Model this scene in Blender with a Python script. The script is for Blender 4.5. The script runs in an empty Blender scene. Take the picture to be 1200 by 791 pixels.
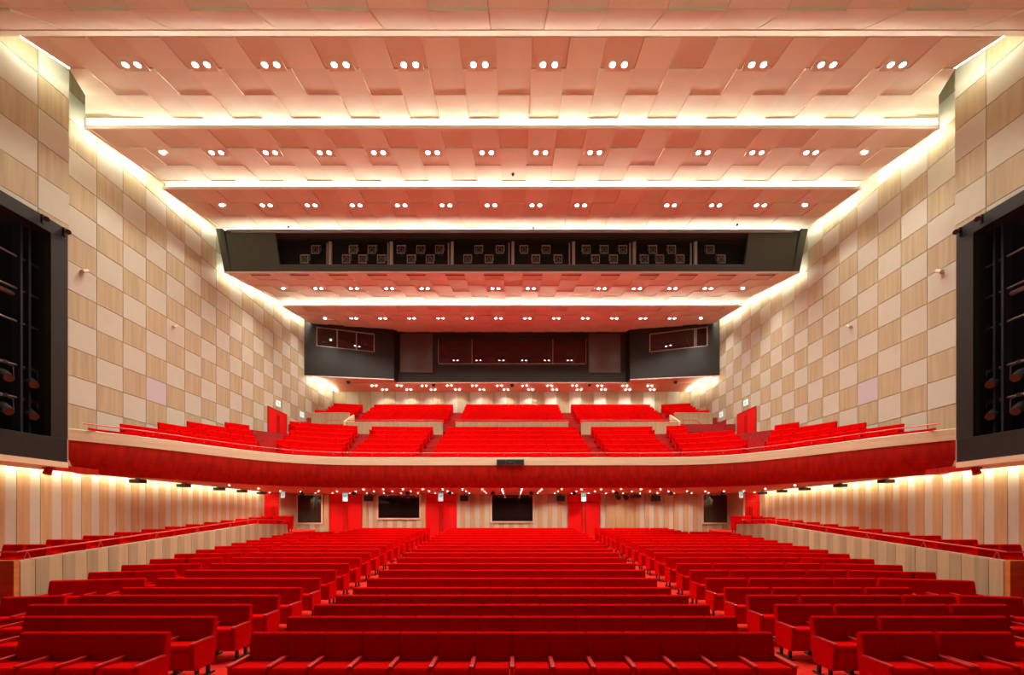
import bpy, bmesh, math, random
from mathutils import Vector, Matrix
random.seed(7)
sc = bpy.context.scene
COL = sc.collection
F = 500.0; CX = 600.0; HY = 606.0          # focal length in pixels, axis column, horizon row (1200x791 frame)
# world frame: X right, Y into the hall, Z up; the eye is at the origin, the stalls floor at FLOOR
FLOOR = -2.49
PI = math.pi

# ------------------------------------------------------------------ materials
def mat(name, col, rough=.6, metal=0, emit=None, es=0, grain=None, spec=.5, var=.0, scale=6, sheen=0):
    m = bpy.data.materials.new(name); m.use_nodes = True
    nt = m.node_tree; b = nt.nodes['Principled BSDF']
    b.inputs['Base Color'].default_value = (*col, 1); b.inputs['Roughness'].default_value = rough
    b.inputs['Metallic'].default_value = metal; b.inputs['Specular IOR Level'].default_value = spec
    if sheen:
        b.inputs['Sheen Weight'].default_value = sheen; b.inputs['Sheen Tint'].default_value = (*col, 1)
    if emit:
        b.inputs['Emission Color'].default_value = (*emit, 1); b.inputs['Emission Strength'].default_value = es
    if grain or var:
        tc = nt.nodes.new('ShaderNodeTexCoord'); mp = nt.nodes.new('ShaderNodeMapping')
        nz = nt.nodes.new('ShaderNodeTexNoise'); rp = nt.nodes.new('ShaderNodeValToRGB')
        mp.inputs['Scale'].default_value = grain or (scale,)*3
        nz.inputs['Scale'].default_value = 1.0; nz.inputs['Detail'].default_value = 4
        v = var or .12
        rp.color_ramp.elements[0].position = .3; rp.color_ramp.elements[1].position = .7
        rp.color_ramp.elements[0].color = (*[c*(1-v) for c in col], 1)
        rp.color_ramp.elements[1].color = (*[min(1, c*(1+v*.6)) for c in col], 1)
        nt.links.new(tc.outputs['Object'], mp.inputs[0]); nt.links.new(mp.outputs[0], nz.inputs['Vector'])
        nt.links.new(nz.outputs[0], rp.inputs[0]); nt.links.new(rp.outputs[0], b.inputs['Base Color'])
    return m

M = dict(
    velvet=mat('red_velvet', (.52, .0005, .0005), .9, spec=.02, var=.10, scale=9),
    seatwood=mat('armrest_wood', (.50, .012, .012), .35),
    metal=mat('black_metal', (.03, .03, .03), .4, .6),
    carpet=mat('red_carpet', (.55, .02, .012), .95, spec=.05, var=.12, scale=14),
    maroon=mat('maroon_carpet', (.36, .035, .035), .95, spec=.05, var=.15, scale=12),
    wood=mat('pale_oak', (.41, .35, .205), .55, grain=(9, 9, .5), var=.16),
    wood2=mat('mid_oak', (.47, .33, .165), .55, grain=(9, 9, .5), var=.16),
    wood3=mat('soft_oak', (.53, .435, .255), .55, grain=(9, 9, .5), var=.1),
    maple=mat('stage_maple', (.62, .50, .34), .5, grain=(1, 12, 12), var=.12),
    white=mat('pale_panel', (.475, .48, .38), .7, var=.03, scale=3),
    groove=mat('panel_groove', (.38, .28, .17), .8),
    grey=mat('grey_panel', (.45, .44, .45), .7),
    tan=mat('tan_panel', (.50, .41, .30), .7),
    ceil1=mat('ceiling_cream', (.68, .69, .54), .75, var=.03, scale=2),
    ceil2=mat('ceiling_cream_shaded', (.64, .64, .50), .75, var=.03, scale=2),  # shaded copy of the cream; tone from tile tilt put into the colour
    fascia=mat('fascia_oak', (.72, .56, .36), .5, grain=(.5, .5, 9), var=.12),
    soffit=mat('red_stained_wood', (.42, .010, .002), .6, grain=(7, 7, .6), var=.3, spec=.2),
    under=mat('under_balcony_paint', (.62, .30, .18), .6, var=.04),
    orange=mat('orange_wood', (.62, .24, .06), .45, grain=(1, 1, 10), var=.2),
    wallback=mat('backing_paint', (.62, .48, .33), .8),
    dark=mat('charcoal_paint', (.015, .0135, .012), .5, spec=.3, var=.08),
    bridge=mat('bridge_paint', (.038, .046, .040), .6, var=.08),
    black=mat('matt_black', (.006, .006, .008), .8),
    blue=mat('blue_black', (.008, .010, .02), .6),
    post=mat('grey_steel', (.34, .33, .31), .5, .3),
    pipe=mat('pipe_steel', (.20, .19, .18), .4, .8),
    glass=mat('dark_glass', (.012, .006, .005), .04, spec=.9),
    panel=mat('satin_panel', (.05, .038, .038), .28, spec=.8),
    door=mat('red_door_paint', (.66, .002, .002), .6, spec=.2),
    rail=mat('red_rail', (.62, .05, .03), .35, .2),
    lens=mat('spot_lens', (.14, .09, .085), .3, .3),
    brass=mat('amber_reflector', (.09, .04, .02), .5, .3),
    fit=mat('cream_fitting', (.62, .52, .42), .45),
    trim=mat('lamp_trim', (.75, .68, .6), .4),
    lamp=mat('lamp_glow', (1, 1, 1), .5, emit=(1, .93, .82), es=60),
    lampw=mat('booth_lamp_glow', (1, 1, 1), .5, emit=(1, .90, .76), es=30),
    strip=mat('cove_glow', (1, 1, 1), .5, emit=(1, .94, .76), es=190),
    stripw=mat('wall_cove_glow', (1, 1, 1), .5, emit=(1, .93, .72), es=55),
    stripl=mat('low_cove_glow', (1, 1, 1), .5, emit=(1, .88, .62), es=60),
    exitw=mat('exit_white', (.8, .9, .9), .4, emit=(.75, .95, 1), es=.55),
    exitg=mat('exit_green', (.05, .5, .35), .4, emit=(.05, .60, .55), es=.6),
    led=mat('green_led', (.1, .6, .1), .4, emit=(.1, .9, .1), es=1.2),
    disp=mat('display_grey', (.10, .09, .08), .4),
    speaker=mat('speaker_black', (.02, .018, .016), .5),
)

# ------------------------------------------------------------------ mesh builder
class MB:
    def __init__(s): s.v = []; s.f = []; s.m = []
    def quad(s, a, b, c, d, mi=0):
        n = len(s.v); s.v += [tuple(a), tuple(b), tuple(c), tuple(d)]; s.f.append((n, n+1, n+2, n+3)); s.m.append(mi); return s
    def poly(s, pts, mi=0):
        n = len(s.v); s.v += [tuple(p) for p in pts]; s.f.append(tuple(range(n, n+len(pts)))); s.m.append(mi); return s
    def hexa(s, p, mi=0):      # p: 8 points, bottom ring 0-3, top ring 4-7
        n = len(s.v); s.v += [tuple(q) for q in p]
        for f in ((3, 2, 1, 0), (4, 5, 6, 7), (0, 1, 5, 4), (1, 2, 6, 5), (2, 3, 7, 6), (3, 0, 4, 7)):
            s.f.append(tuple(n+i for i in f)); s.m.append(mi)
        return s
    def box(s, x0, x1, y0, y1, z0, z1, mi=0):
        if x0 > x1: x0, x1 = x1, x0
        if y0 > y1: y0, y1 = y1, y0
        if z0 > z1: z0, z1 = z1, z0
        return s.hexa([(x0, y0, z0), (x1, y0, z0), (x1, y1, z0), (x0, y1, z0), (x0, y0, z1), (x1, y0, z1), (x1, y1, z1), (x0, y1, z1)], mi)
    def prism(s, prof, x0, x1, mi=0):     # prof: (y,z) ring extruded along x
        n = len(s.v); k = len(prof)
        s.v += [(x0, y, z) for y, z in prof] + [(x1, y, z) for y, z in prof]
        s.f.append(tuple(range(n+k-1, n-1, -1))); s.m.append(mi)
        s.f.append(tuple(range(n+k, n+2*k))); s.m.append(mi)
        for i in range(k):
            j = (i+1) % k; s.f.append((n+i, n+j, n+k+j, n+k+i)); s.m.append(mi)
        return s
    def tube(s, pts, r, n=8, mi=0, caps=True):
        pts = [Vector(p) for p in pts]; base = len(s.v)
        for i, p in enumerate(pts):
            t = (pts[min(i+1, len(pts)-1)]-pts[max(i-1, 0)]).normalized()
            up = Vector((0, 0, 1)) if abs(t.z) < .95 else Vector((1, 0, 0))
            a = t.cross(up).normalized(); b = a.cross(t)
            rr = r[i] if isinstance(r, (list, tuple)) else r
            for k in range(n):
                an = 2*PI*k/n; s.v.append(tuple(p+a*math.cos(an)*rr+b*math.sin(an)*rr))
        for i in range(len(pts)-1):
            for k in range(n):
                q = base+i*n; s.f.append((q+k, q+(k+1) % n, q+n+(k+1) % n, q+n+k)); s.m.append(mi)
        if caps:
            s.f.append(tuple(base+k for k in range(n-1, -1, -1))); s.m.append(mi)
            q = base+(len(pts)-1)*n; s.f.append(tuple(q+k for k in range(n))); s.m.append(mi)
        return s
    def ring(s, c, ax, r0, r1, h, n=16, mi=0):   # annular collar
        c = Vector(c); ax = Vector(ax).normalized(); up = Vector((0, 0, 1)) if abs(ax.z) < .9 else Vector((1, 0, 0))
        a = ax.cross(up).normalized(); b = a.cross(ax); base = len(s.v)
        for rr, hh in ((r0, 0), (r1, 0), (r1, h), (r0, h)):
            for k in range(n):
                an = 2*PI*k/n; s.v.append(tuple(c+ax*hh+a*math.cos(an)*rr+b*math.sin(an)*rr))
        for j in range(4):
            for k in range(n):
                q = base+j*n; w = base+((j+1) % 4)*n
                s.f.append((q+k, q+(k+1) % n, w+(k+1) % n, w+k)); s.m.append(mi)
        return s
    def add(s, o, mx):
        n = len(s.v); s.v += [tuple(mx @ Vector(v)) for v in o.v]
        s.f += [tuple(n+i for i in f) for f in o.f]; s.m += o.m; return s
    def mesh(s, name, mats, bevel=0, smooth=False, seg=2):
        me = bpy.data.meshes.new(name); me.from_pydata(s.v, [], s.f)
        for m in (mats if isinstance(mats, (list, tuple)) else [mats]): me.materials.append(m)
        for p, mi in zip(me.polygons, s.m): p.material_index = mi
        bm = bmesh.new(); bm.from_mesh(me)
        bmesh.ops.recalc_face_normals(bm, faces=bm.faces)
        if bevel:
            es = [e for e in bm.edges if len(e.link_faces) == 2 and e.calc_face_angle(0) > .5]
            bmesh.ops.bevel(bm, geom=es, offset=bevel, segments=seg, affect='EDGES', profile=.6)
        if smooth:
            for f in bm.faces: f.smooth = True
        bm.to_mesh(me); bm.free(); me.update()
        return me

def link(name, me, parent=None, loc=(0, 0, 0), rz=0):
    o = bpy.data.objects.new(name, me); COL.objects.link(o); o.location = loc; o.rotation_euler = (0, 0, rz)
    if parent: o.parent = parent
    return o
def build(name, mb, mats, parent=None, loc=(0, 0, 0), bevel=0, smooth=False, rz=0):
    return link(name, mb.mesh(name, mats, bevel, smooth), parent, loc, rz)
def tag(o, label, cat, group=None):
    o['label'] = label; o['category'] = cat
    if group: o['group'] = group
    return o
def thing(name, label, cat, loc=(0, 0, 0), rz=0, group=None):
    return tag(link(name, None, None, loc, rz), label, cat, group)
def struct(name, mb, mats, parent=None, bevel=0):
    o = build(name, mb, mats, parent, bevel=bevel)
    o['kind'] = 'structure'; return o
ORD = ['first', 'second', 'third', 'fourth', 'fifth', 'sixth', 'seventh', 'eighth', 'ninth', 'tenth', 'eleventh', 'twelfth', 'thirteenth',
       'fourteenth', 'fifteenth', 'sixteenth', 'seventeenth', 'eighteenth', 'nineteenth', 'twentieth']
def nth(i):
    if i < 20: return ORD[i]
    if i < 29: return 'twenty-'+ORD[i-20]
    if i == 29: return 'thirtieth'
    return 'thirty-'+ORD[i-30]
def PX(x, y, Y): return ((x-CX)*Y/F, Y, (HY-y)*Y/F)     # measure taken off the photograph at a known distance Y

# ------------------------------------------------------------------ camera
cam = bpy.data.cameras.new('camera'); co = bpy.data.objects.new('camera', cam); COL.objects.link(co)
co.rotation_euler = (PI/2, 0, 0); cam.sensor_width = 36; cam.lens = 36*F/1200
cam.shift_y = (HY-395.5)/1200; cam.clip_start = .1; cam.clip_end = 200
sc.camera = co
w = bpy.data.worlds.new('world'); sc.world = w; w.use_nodes = True
w.node_tree.nodes['Background'].inputs[0].default_value = (1, .85, .72, 1)
w.node_tree.nodes['Background'].inputs[1].default_value = .01

# ------------------------------------------------------------------ side walls
W = 14.5
def colY():
    ys = [12.47, 13.87, 14.87]
    while ys[-1] < 34.6: ys.append(ys[-1]+1.0005)
    ys[-1] = 34.62; return ys
ZL = [6.507+.932*n for n in range(-6, 10)]
doorspan = (25.3, 27.3)
for sx, side in ((-1, 'left'), (1, 'right')):
    mb = MB(); ys = colY()
    mb.box(sx*W, sx*(W+.25), 12.45, 34.8, 1.50, 15.2, 0)
    for j, (ya, yb) in enumerate(zip(ys, ys[1:])):
        for i, (za, zb) in enumerate(zip(ZL, ZL[1:])):
            if zb < 1.5: continue
            wht = (i-5) % 2 == 0
            wht = wht if j % 2 == 1 else not wht
            mi = 2 if wht else 1
            if j == 4 and i == 4: mi = 3
            if j == 13 and i == 5: mi = 4
            a, b = za+.012, zb-.012
            if za < 1.5: a = 1.5
            y0, y1 = ya+.010, yb-.010
            mb.box(sx*(W-.03), sx*(W+.02), y0, y1, a, b, mi)
    struct('wall_'+side, mb, [M['groove'], M['wood'], M['white'], M['grey'], M['tan']])
    # lower wall of upright boards
    mb = MB(); mb.box(sx*W, sx*(W+.25), 8.5, 26.6, -2.6, 1.50, 0)
    y = 8.7; k = 0
    mb.box(sx*W, sx*(W+.25), 8.5, 26.6, 1.5, 1.9, 0)
    while y < 26.3:
        if k % 2 == 0: mb.box(sx*(W-.05), sx*(W+.01), y, y+.33, -2.6, 1.85, 1)
        else: mb.box(sx*(W-.03), sx*(W+.01), y+.0, y+.31, -2.6, 1.85, 2)
        y += .3132; k += 1
    struct('wall_lower_'+side, mb, [M['groove'], M['wood2'], M['white']])
    # near wall beside the light tower, standing in front of the main wall
    mb = MB()
    def nx(y): return 13.1+.1*(12.6-y)
    def slab(y0, y1, z0, z1, d0, d1, mi):
        mb.hexa([(sx*(nx(y0)-d1), y0, z0), (sx*(nx(y1)-d1), y1, z0), (sx*(nx(y1)-d0), y1, z0), (sx*(nx(y0)-d0), y0, z0),
                 (sx*(nx(y0)-d1), y0, z1), (sx*(nx(y1)-d1), y1, z1), (sx*(nx(y1)-d0), y1, z1), (sx*(nx(y0)-d0), y0, z1)], mi)
    slab(6.0, 12.6, 8.2, 15, -.3, 0, 0)
    slab(12.42, 12.6, 1.45, 8.2, -.3, 0, 0)
    zr = [10.45+.932*n for n in range(-3, 5)]
    cy = [12.6, 11.83, 10.92, 10.0, 9.1, 8.2]
    for j, (yb, ya) in enumerate(zip(cy, cy[1:])):
        for i, (za, zb) in enumerate(zip(zr, zr[1:])):
            wht = (i+j) % 2 == 1
            za2 = max(za, 8.3) if i == 0 else za
            slab(ya+.01, yb-.01, za2+.01, zb-.01, -.01, .03, 2 if wht else 1)
    struct('wall_tower_'+side, mb, [M['groove'], M['wood'], M['white']])
    # ledge and lintel that carry the tower over the side aisle
    mb = MB(); mb.box(sx*13.0, sx*14.2, 7.5, 12.5, 1.44, 1.6, 0)
    struct('ceiling_ledge_'+side, mb, M['fascia'])
    mb = MB(); mb.box(sx*13.95, sx*14.2, 12.5, 14.4, 1.442, 1.6, 0); mb.box(sx*14.2, sx*14.46, 12.3, 15.6, 1.60, 1.64, 0)  # second box is an unseen lid added to keep strip light off the soffit
    struct('trim_ledge_light_lid_'+side, mb, M['soffit'])
    mb = MB(); mb.box(sx*14.21, sx*14.25, 8.5, 24.5, 1.50, 1.54, 0)
    o = build('cove_light_strip', mb, M['stripl'])
    tag(o, 'warm light strip washing the top of the %s lower side wall' % side, 'light strip')

# ------------------------------------------------------------------ main ceiling
P = .966
def ceil_sec(name, Y0, z0, Y1, z1, par, xh, rows=None):
    mb = MB(); n = rows or max(1, round((Y1-Y0)/.98)); sl = (z1-z0)/(Y1-Y0)
    zf = lambda y: z0+(y-Y0)*sl
    for j in range(n):
        ya, yb = Y0+(Y1-Y0)*j/n, Y0+(Y1-Y0)*(j+1)/n
        ha, hb = xh(ya), xh(yb)
        for i in range(-15, 16):
            x0, x1 = (i-.5)*P+.06, (i+.5)*P+.06
            if x0 > max(ha, hb) or x1 < -max(ha, hb): continue
            odd = (i+j+par) % 2
            d = (.032 if j < n-2 else .014) if odd else 0
            a0, a1, b0, b1 = max(x0, -ha), min(x1, ha), max(x0, -hb), min(x1, hb)
            if a1 <= a0 or b1 <= b0: continue
            g = .006
            mb.hexa([(a0+g, ya+g, zf(ya)-d), (a1-g, ya+g, zf(ya)-d), (b1-g, yb-g, zf(yb)-d), (b0+g, yb-g, zf(yb)-d),
                     (a0+g, ya+g, zf(ya)+.06), (a1-g, ya+g, zf(ya)+.06), (b1-g, yb-g, zf(yb)+.06), (b0+g, yb-g, zf(yb)+.06)], 0 if odd else 1)
    for j in range(4*n):
        ya, yb = Y0+(Y1-Y0)*j/(4*n), Y0+(Y1-Y0)*(j+1)/(4*n); h0, h1 = xh(ya+.001), xh(yb-.001)
        mb.hexa([(-h0, ya, zf(ya)+.03), (h0, ya, zf(ya)+.03), (h1, yb, zf(yb)+.03), (-h1, yb, zf(yb)+.03),
                 (-h0, ya, zf(ya)+.07), (h0, ya, zf(ya)+.07), (h1, yb, zf(yb)+.07), (-h1, yb, zf(yb)+.07)], 1)
    struct(name, mb, [M['ceil1'], M['ceil2'], M['groove']])
    return zf
XE = 14.1
xA = lambda y: 12.74-.27*(y-11.05) if y < 12.4 else min(14.2, y*1.0)
SEC = {}
SEC['B'] = ceil_sec('ceiling_second', 14.05, 12.84, 18.05, 13.66, 0, lambda y: XE)
SEC['A'] = ceil_sec('ceiling_first', 11.05, 12.46, 14.9, 13.24, 1, xA)
SEC['C'] = ceil_sec('ceiling_third', 17.2, 13.27, 21.4, 14.0, 0, lambda y: XE)
SEC['D'] = ceil_sec('ceiling_fourth', 20.95, 12.0, 27.0, 13.40, 1, lambda y: XE)
SEC['E'] = ceil_sec('ceiling_fifth', 26.1, 12.93, 32.6, 14.04, 1, lambda y: XE)
# nearest ceiling: flat tiles then an upturned visor
mb = MB(); P0 = 1.3
for (ya, za, yb, zb, mi0) in ((5.6, 11.06, 7.4, 11.06, 0), (7.4, 11.06, 9.28, 11.06, 1), (9.28, 11.06, 10.48, 11.96, 0)):
    for i in range(-12, 13):
        x0, x1 = (i-.5)*P0+.13, (i+.5)*P0+.13
        odd = (i+mi0) % 2; d = .05 if odd else 0
        mb.hexa([(x0+.006, ya, za-d), (x1-.006, ya, za-d), (x1-.006, yb-.006, zb), (x0+.006, yb-.006, zb),
                 (x0+.006, ya, za+.1), (x1-.006, ya, za+.1), (x1-.006, yb-.006, zb+.1), (x0+.006, yb-.006, zb+.1)], odd)
struct('ceiling', mb, [M['ceil2'], M['ceil1']])
def lip(name, Y, z, h, th, xh, m, lean=0):
    mb = MB(); mb.hexa([(-xh, Y-th, z), (xh, Y-th, z), (xh, Y, z), (-xh, Y, z), (-xh, Y-th+lean, z+h), (xh, Y-th+lean, z+h), (xh, Y, z+h), (-xh, Y, z+h)], 0)
    return struct(name, mb, m, bevel=.008)
mb = MB(); mb.hexa([(-15.6, 10.48, 11.95), (15.6, 10.48, 11.95), (15.6, 11.04, 12.1), (-15.6, 11.04, 12.1),
                    (-15.6, 10.5, 12.0), (15.6, 10.5, 12.0), (15.6, 11.04, 12.50), (-15.6, 11.04, 12.50)], 0)
mb = MB(); mb.hexa([(-15.6, 10.46, 11.93), (15.6, 10.46, 11.93), (15.6, 11.0, 12.40), (-15.6, 11.0, 12.40),
                    (-15.6, 10.46, 12.03), (15.6, 10.46, 12.03), (15.6, 11.0, 12.50), (-15.6, 11.0, 12.50)], 0)
struct('trim_1', mb, M['tan'])
lip('trim_2', 14.1, 12.79, .07, .06, XE, M['trim'])
lip('trim_3', 17.25, 13.22, .08, .06, XE, M['trim'])
lip('trim_4', 26.15, 12.89, .08, .06, XE, M['trim'])
def cove(Y, z, xh, label, m='strip', hh=.05):
    mb = MB(); mb.box(-xh, xh, Y, Y+.08, z, z+hh, 0)
    tag(build('cove_light_strip', mb, M[m]), label, 'light strip')
cove(14.5, SEC['B'](14.5)+.085, 13.9, 'warm light strip hidden along the second ceiling lip, lighting the nearest ceiling bay')
cove(17.65, SEC['C'](17.65)+.085, XE-.1, 'warm light strip hidden along the third ceiling lip, lighting the second bay')
cove(20.85, 13.73, XE-.1, 'warm light strip on top of the black lighting bridge')
cove(26.55, SEC['E'](26.55)+.085, XE-.1, 'warm light strip hidden along the ceiling lip behind the lighting bridge')
# side coves between ceiling edges and walls
for sx, side in ((-1, 'left'), (1, 'right')):
    for key, ya, yb, nm in (('B', 14.15, 17.1, 'second'), ('C', 17.35, 20.5, 'third'), ('D', 21.1, 26.0, 'fourth'), ('E', 26.3, 31.0, 'fifth')):
        zf = SEC[key]; x = sx*(XE+.01); mb = MB()
        mb.hexa([(x, ya, zf(ya)+.05), (x+sx*.03, ya, zf(ya)+.05), (x+sx*.03, yb, zf(yb)+.05), (x, yb, zf(yb)+.05),
                 (x, ya, zf(ya)+.11), (x+sx*.03, ya, zf(ya)+.11), (x+sx*.03, yb, zf(yb)+.11), (x, yb, zf(yb)+.11)], 0)
        tag(build('cove_light_strip', mb, M['stripw']), 'warm strip along the %s wall beside the %s ceiling bay' % (side, nm), 'light strip')
        mb = MB()      # solid edge board of the bay
        mb.hexa([(sx*(XE-.08), ya-.1, zf(ya-.1)-.01), (sx*XE, ya-.1, zf(ya-.1)-.01), (sx*XE, yb+.1, zf(yb+.1)-.01), (sx*(XE-.08), yb+.1, zf(yb+.1)-.01),
                 (sx*(XE-.08), ya-.1, zf(ya)+.30), (sx*XE, ya-.1, zf(ya)+.30), (sx*XE, yb+.1, zf(yb)+.30), (sx*(XE-.08), yb+.1, zf(yb)+.30)], 0)
        struct('trim_%s_%s' % (side, nm), mb, M['trim'])
    zf = SEC['A']; mb = MB(); ya, yb = 11.1, 12.55; x = sx*12.77; x2 = sx*12.43; yb = 12.38
    mb.hexa([(x, ya, zf(ya)+.03), (x+sx*.03, ya, zf(ya)+.03), (x2+sx*.03, yb, zf(yb)+.03), (x2, yb, zf(yb)+.03),
             (x, ya, zf(ya)+.09), (x+sx*.03, ya, zf(ya)+.09), (x2+sx*.03, yb, zf(yb)+.09), (x2, yb, zf(yb)+.09)], 0)
    tag(build('cove_light_strip', mb, M['stripw']), 'warm strip along the %s tower wall beside the first ceiling bay' % side, 'light strip')
    mb = MB(); mb.box(sx*13.2, sx*13.26, 12.63, 12.67, 11.0, 13.6, 0)
    tag(build('cove_light_strip', mb, M['stripw']), 'upright warm strip in the recess behind the %s tower wall' % side, 'light strip')
    mb = MB(); mb.box(sx*12.0, sx*15, 5.6, 12.7, 14.1, 14.2, 0); mb.box(sx*14.0, sx*14.8, 12.7, 34.7, 15.1, 15.2, 0)
    struct('ceiling_cove_'+side, mb, M['ceil1'])
    # wall return between tower wall and main wall
    mb = MB(); mb.box(sx*14.35, sx*14.5, 12.3, 13.3, 1.5, 14.2, 0)
    struct('trim_return_'+side, mb, M['white'])

# ------------------------------------------------------------------ downlights
def spot(name, energy, angle, blend=.5, r=.08, col=(1, .93, .82)):
    l = bpy.data.lights.new(name, 'SPOT'); l.energy = energy; l.spot_size = math.radians(angle); l.spot_blend = blend
    l.shadow_soft_size = r; l.color = col; return l
L_main = spot('ceiling_lamp', 680, 112, .8, .12)
L_red = spot('rear_ceiling_lamp', 700, 128, .8, .12)
L_under = spot('under_balcony_lamp', 165, 140, .7, .06, (1, .86, .70))
L_up = spot('upper_lamp', 110, 130, .6, .06)
def lamp_meshes(r, ms):
    a = MB().ring((0, 0, -.035), (0, 0, 1), r, r+.03, .04, 14).mesh('lamp_trim', M['trim'])
    b = MB().tube([(0, 0, -.02), (0, 0, .0)], r, 14).mesh('lamp', ms)
    return a, b
ringA, discA = lamp_meshes(.075, M['lamp'])
ringS, discS = lamp_meshes(.042, M['lamp'])
plate = MB().box(-.36, .36, -.2, .2, -.012, .03).mesh('mounting_plate', M['ceil2'], .004)
def twin(loc, label, group, L, s=.165):
    t = thing('twin_downlight', label, 'ceiling light', loc, group=group)
    link('mounting_plate', plate, t)
    for q in (-s, s):
        k = link('trim_ring', ringA, t, (q, 0, 0)); link('lamp', discA, k, (0, 0, -.012))
    if L:
        lo = bpy.data.objects.new('bulb', L); COL.objects.link(lo); lo.parent = t; lo.location = (0, 0, -.08)
def single(loc, label, group, L, big=True, name='downlight'):
    t = thing(name, label, 'ceiling light', loc, group=group)
    link('trim_ring', ringA if big else ringS, t); link('lamp', discA if big else discS, t, (0, 0, -.012))
    if L:
        lo = bpy.data.objects.new('bulb', L); COL.objects.link(lo); lo.parent = t; lo.location = (0, 0, -.08)
rows = [('A', 11.85, 'nearest', [k for k in range(-6, 6) if k != 2], False),
        ('B', 15.25, 'second', [k for k in range(-6, 6) if k != 2], True),
        ('C', 18.35, 'third', [k for k in range(-6, 6) if k != 2], True),
        ('D', 23.3, 'fourth', [k for k in range(-6, 6) if k not in (-2, 1)], True),
        ('E', 28.5, 'farthest', list(range(-6, 6)), True)]
for key, Y, nm, ks, sg in rows:
    z = SEC[key](Y); L = L_main if key in 'ABC' else (L_red if key == 'D' else L_red)
    for n, k in enumerate(ks):
        twin(((k+.5)*2*P+.06, Y, z-.03), 'twin downlight, %s from the left in the %s ceiling row' % (nth(n), nm), 'twin downlights in the %s ceiling row' % nm, L)
    if sg:
        for s2, side in ((-1, 'left'), (1, 'right')):
            single((s2*6.5*2*P+.06, Y, z-.03), 'single downlight at the %s end of the %s ceiling row' % (side, nm), 'single downlights at row ends', L)

# ------------------------------------------------------------------ lighting bridge
br = thing('lighting_bridge', 'long charcoal lighting bridge spanning the ceiling with eight open bays', 'lighting bridge', (0, 20.7, 12.0))
def bl(p): return (p[0], p[1]-20.7, p[2]-12.0)
zt, zb, yt, yb_ = 13.72, 12.02, 20.42, 20.93
def fy(z): return yt+(yb_-yt)*(zt-z)/(zt-zb)
mb = MB()
def fpan(x0t, x1t, x0b, x1b, z0, z1):
    mb.hexa([bl((x0b, fy(z0), z0)), bl((x1b, fy(z0), z0)), bl((x1b, fy(z0)+.15, z0)), bl((x0b, fy(z0)+.15, z0)),
             bl((x0t, fy(z1), z1)), bl((x1t, fy(z1), z1)), bl((x1t, fy(z1)+.15, z1)), bl((x0t, fy(z1)+.15, z1))])
zo0, zo1 = 12.33, 13.60
fpan(-XE, XE, -XE, XE, zo1, zt); fpan(-XE, XE, -XE, XE, zb, zo0)
fpan(-XE, -11.35, -XE, -11.35, zo0, zo1); fpan(11.35, XE, 11.35, XE, zo0, zo1)
mb.box(-XE, XE, 0.24, .6, .06, .14); mb.box(-XE, XE, -.2, .7, 1.69, 1.72)
build('bridge_shell', mb, M['bridge'], br)
mb = MB(); mb.box(-11.9, 11.9, .86, .95, .22, 1.66, 0); mb.box(-11.9, 11.9, .3, .9, 1.6, 1.66); mb.box(-11.9, 11.9, .3, .9, .16, .22); build('dark_interior', mb, M['black'], br)
mb = MB(); mb.box(-11.4, 11.4, fy(12.4)-20.7+.16, fy(12.4)-20.7+.26, .34, .42); build('sill', mb, M['post'], br)
mb = MB(); mb.box(-XE+.5, XE-.5, yt-20.7-.08, yt-20.7, 1.66, 1.72); mb.tube([bl((-13.4, yt-.06, 13.60)), bl((13.4, yt-.06, 13.60))], .025)
build('cable_track', mb, M['post'], br)
mb = MB(); mb.box(-XE, XE, .20, .26, -.04, .03); build('bottom_trim', mb, M['trim'], br)
for sx in (-1, 1):
    mb = MB(); mb.hexa([bl((sx*XE, fy(12.02)-.02, 12.0)), bl((sx*(XE-.35), fy(12.02)-.02, 12.0)), bl((sx*(XE-.35), 21.1, 12.05)), bl((sx*XE, 21.1, 12.05)),
                        bl((sx*XE, fy(13.7)-.12, 13.74)), bl((sx*(XE-.35), fy(13.7)-.12, 13.74)), bl((sx*(XE-.35), 21.1, 13.74)), bl((sx*XE, 21.1, 13.74))])
    build('end_cheek', mb, M['bridge'], br, bevel=.02)
for x in (386, 458, 529.5, 601, 672.5, 744, 816):
    X = (x-600)*21.0/F; mb = MB(); mb.box(X-.07, X+.07, .35, .5, .35, 1.6); mb.box(X-.22, X-.16, .45, .52, .35, 1.6); build('post', mb, M['post'], br)
# spotlights in the bays
def bridge_spot():
    body = MB().tube([(0, -.02, 0), (0, .30, 0)], [.16, .12], 14)
    fr = MB().box(-.2, .2, -.06, -.03, -.2, -.17).box(-.2, .2, -.06, -.03, .17, .2).box(-.2, -.17, -.06, -.03, -.17, .17).box(.17, .2, -.06, -.03, -.17, .17)
    ln = MB().ring((0, -.045, 0), (0, 1, 0), .07, .125, .03, 16)
    yk = MB().tube([(-.21, .1, 0), (-.21, .1, .3), (.21, .1, .3), (.21, .1, 0)], .015, 6)
    return [('lamp_body', body.mesh('lamp_body', M['speaker'])), ('filter_frame', fr.mesh('filter_frame', M['post'])),
            ('lens_ring', ln.mesh('lens_ring', M['lens'])), ('yoke', yk.mesh('yoke', M['post']))]
bsp = bridge_spot()
bays = [([370], [357]), ([414, 436], [406, 425, 447]), ([470, 493, 515], [482, 504]), ([561, 586], [548, 573]),
        ([614, 640], [628, 654]), ([687, 708, 730], [698, 719]), ([765, 787], [755, 773, 797]), ([832], [845])]
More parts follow.
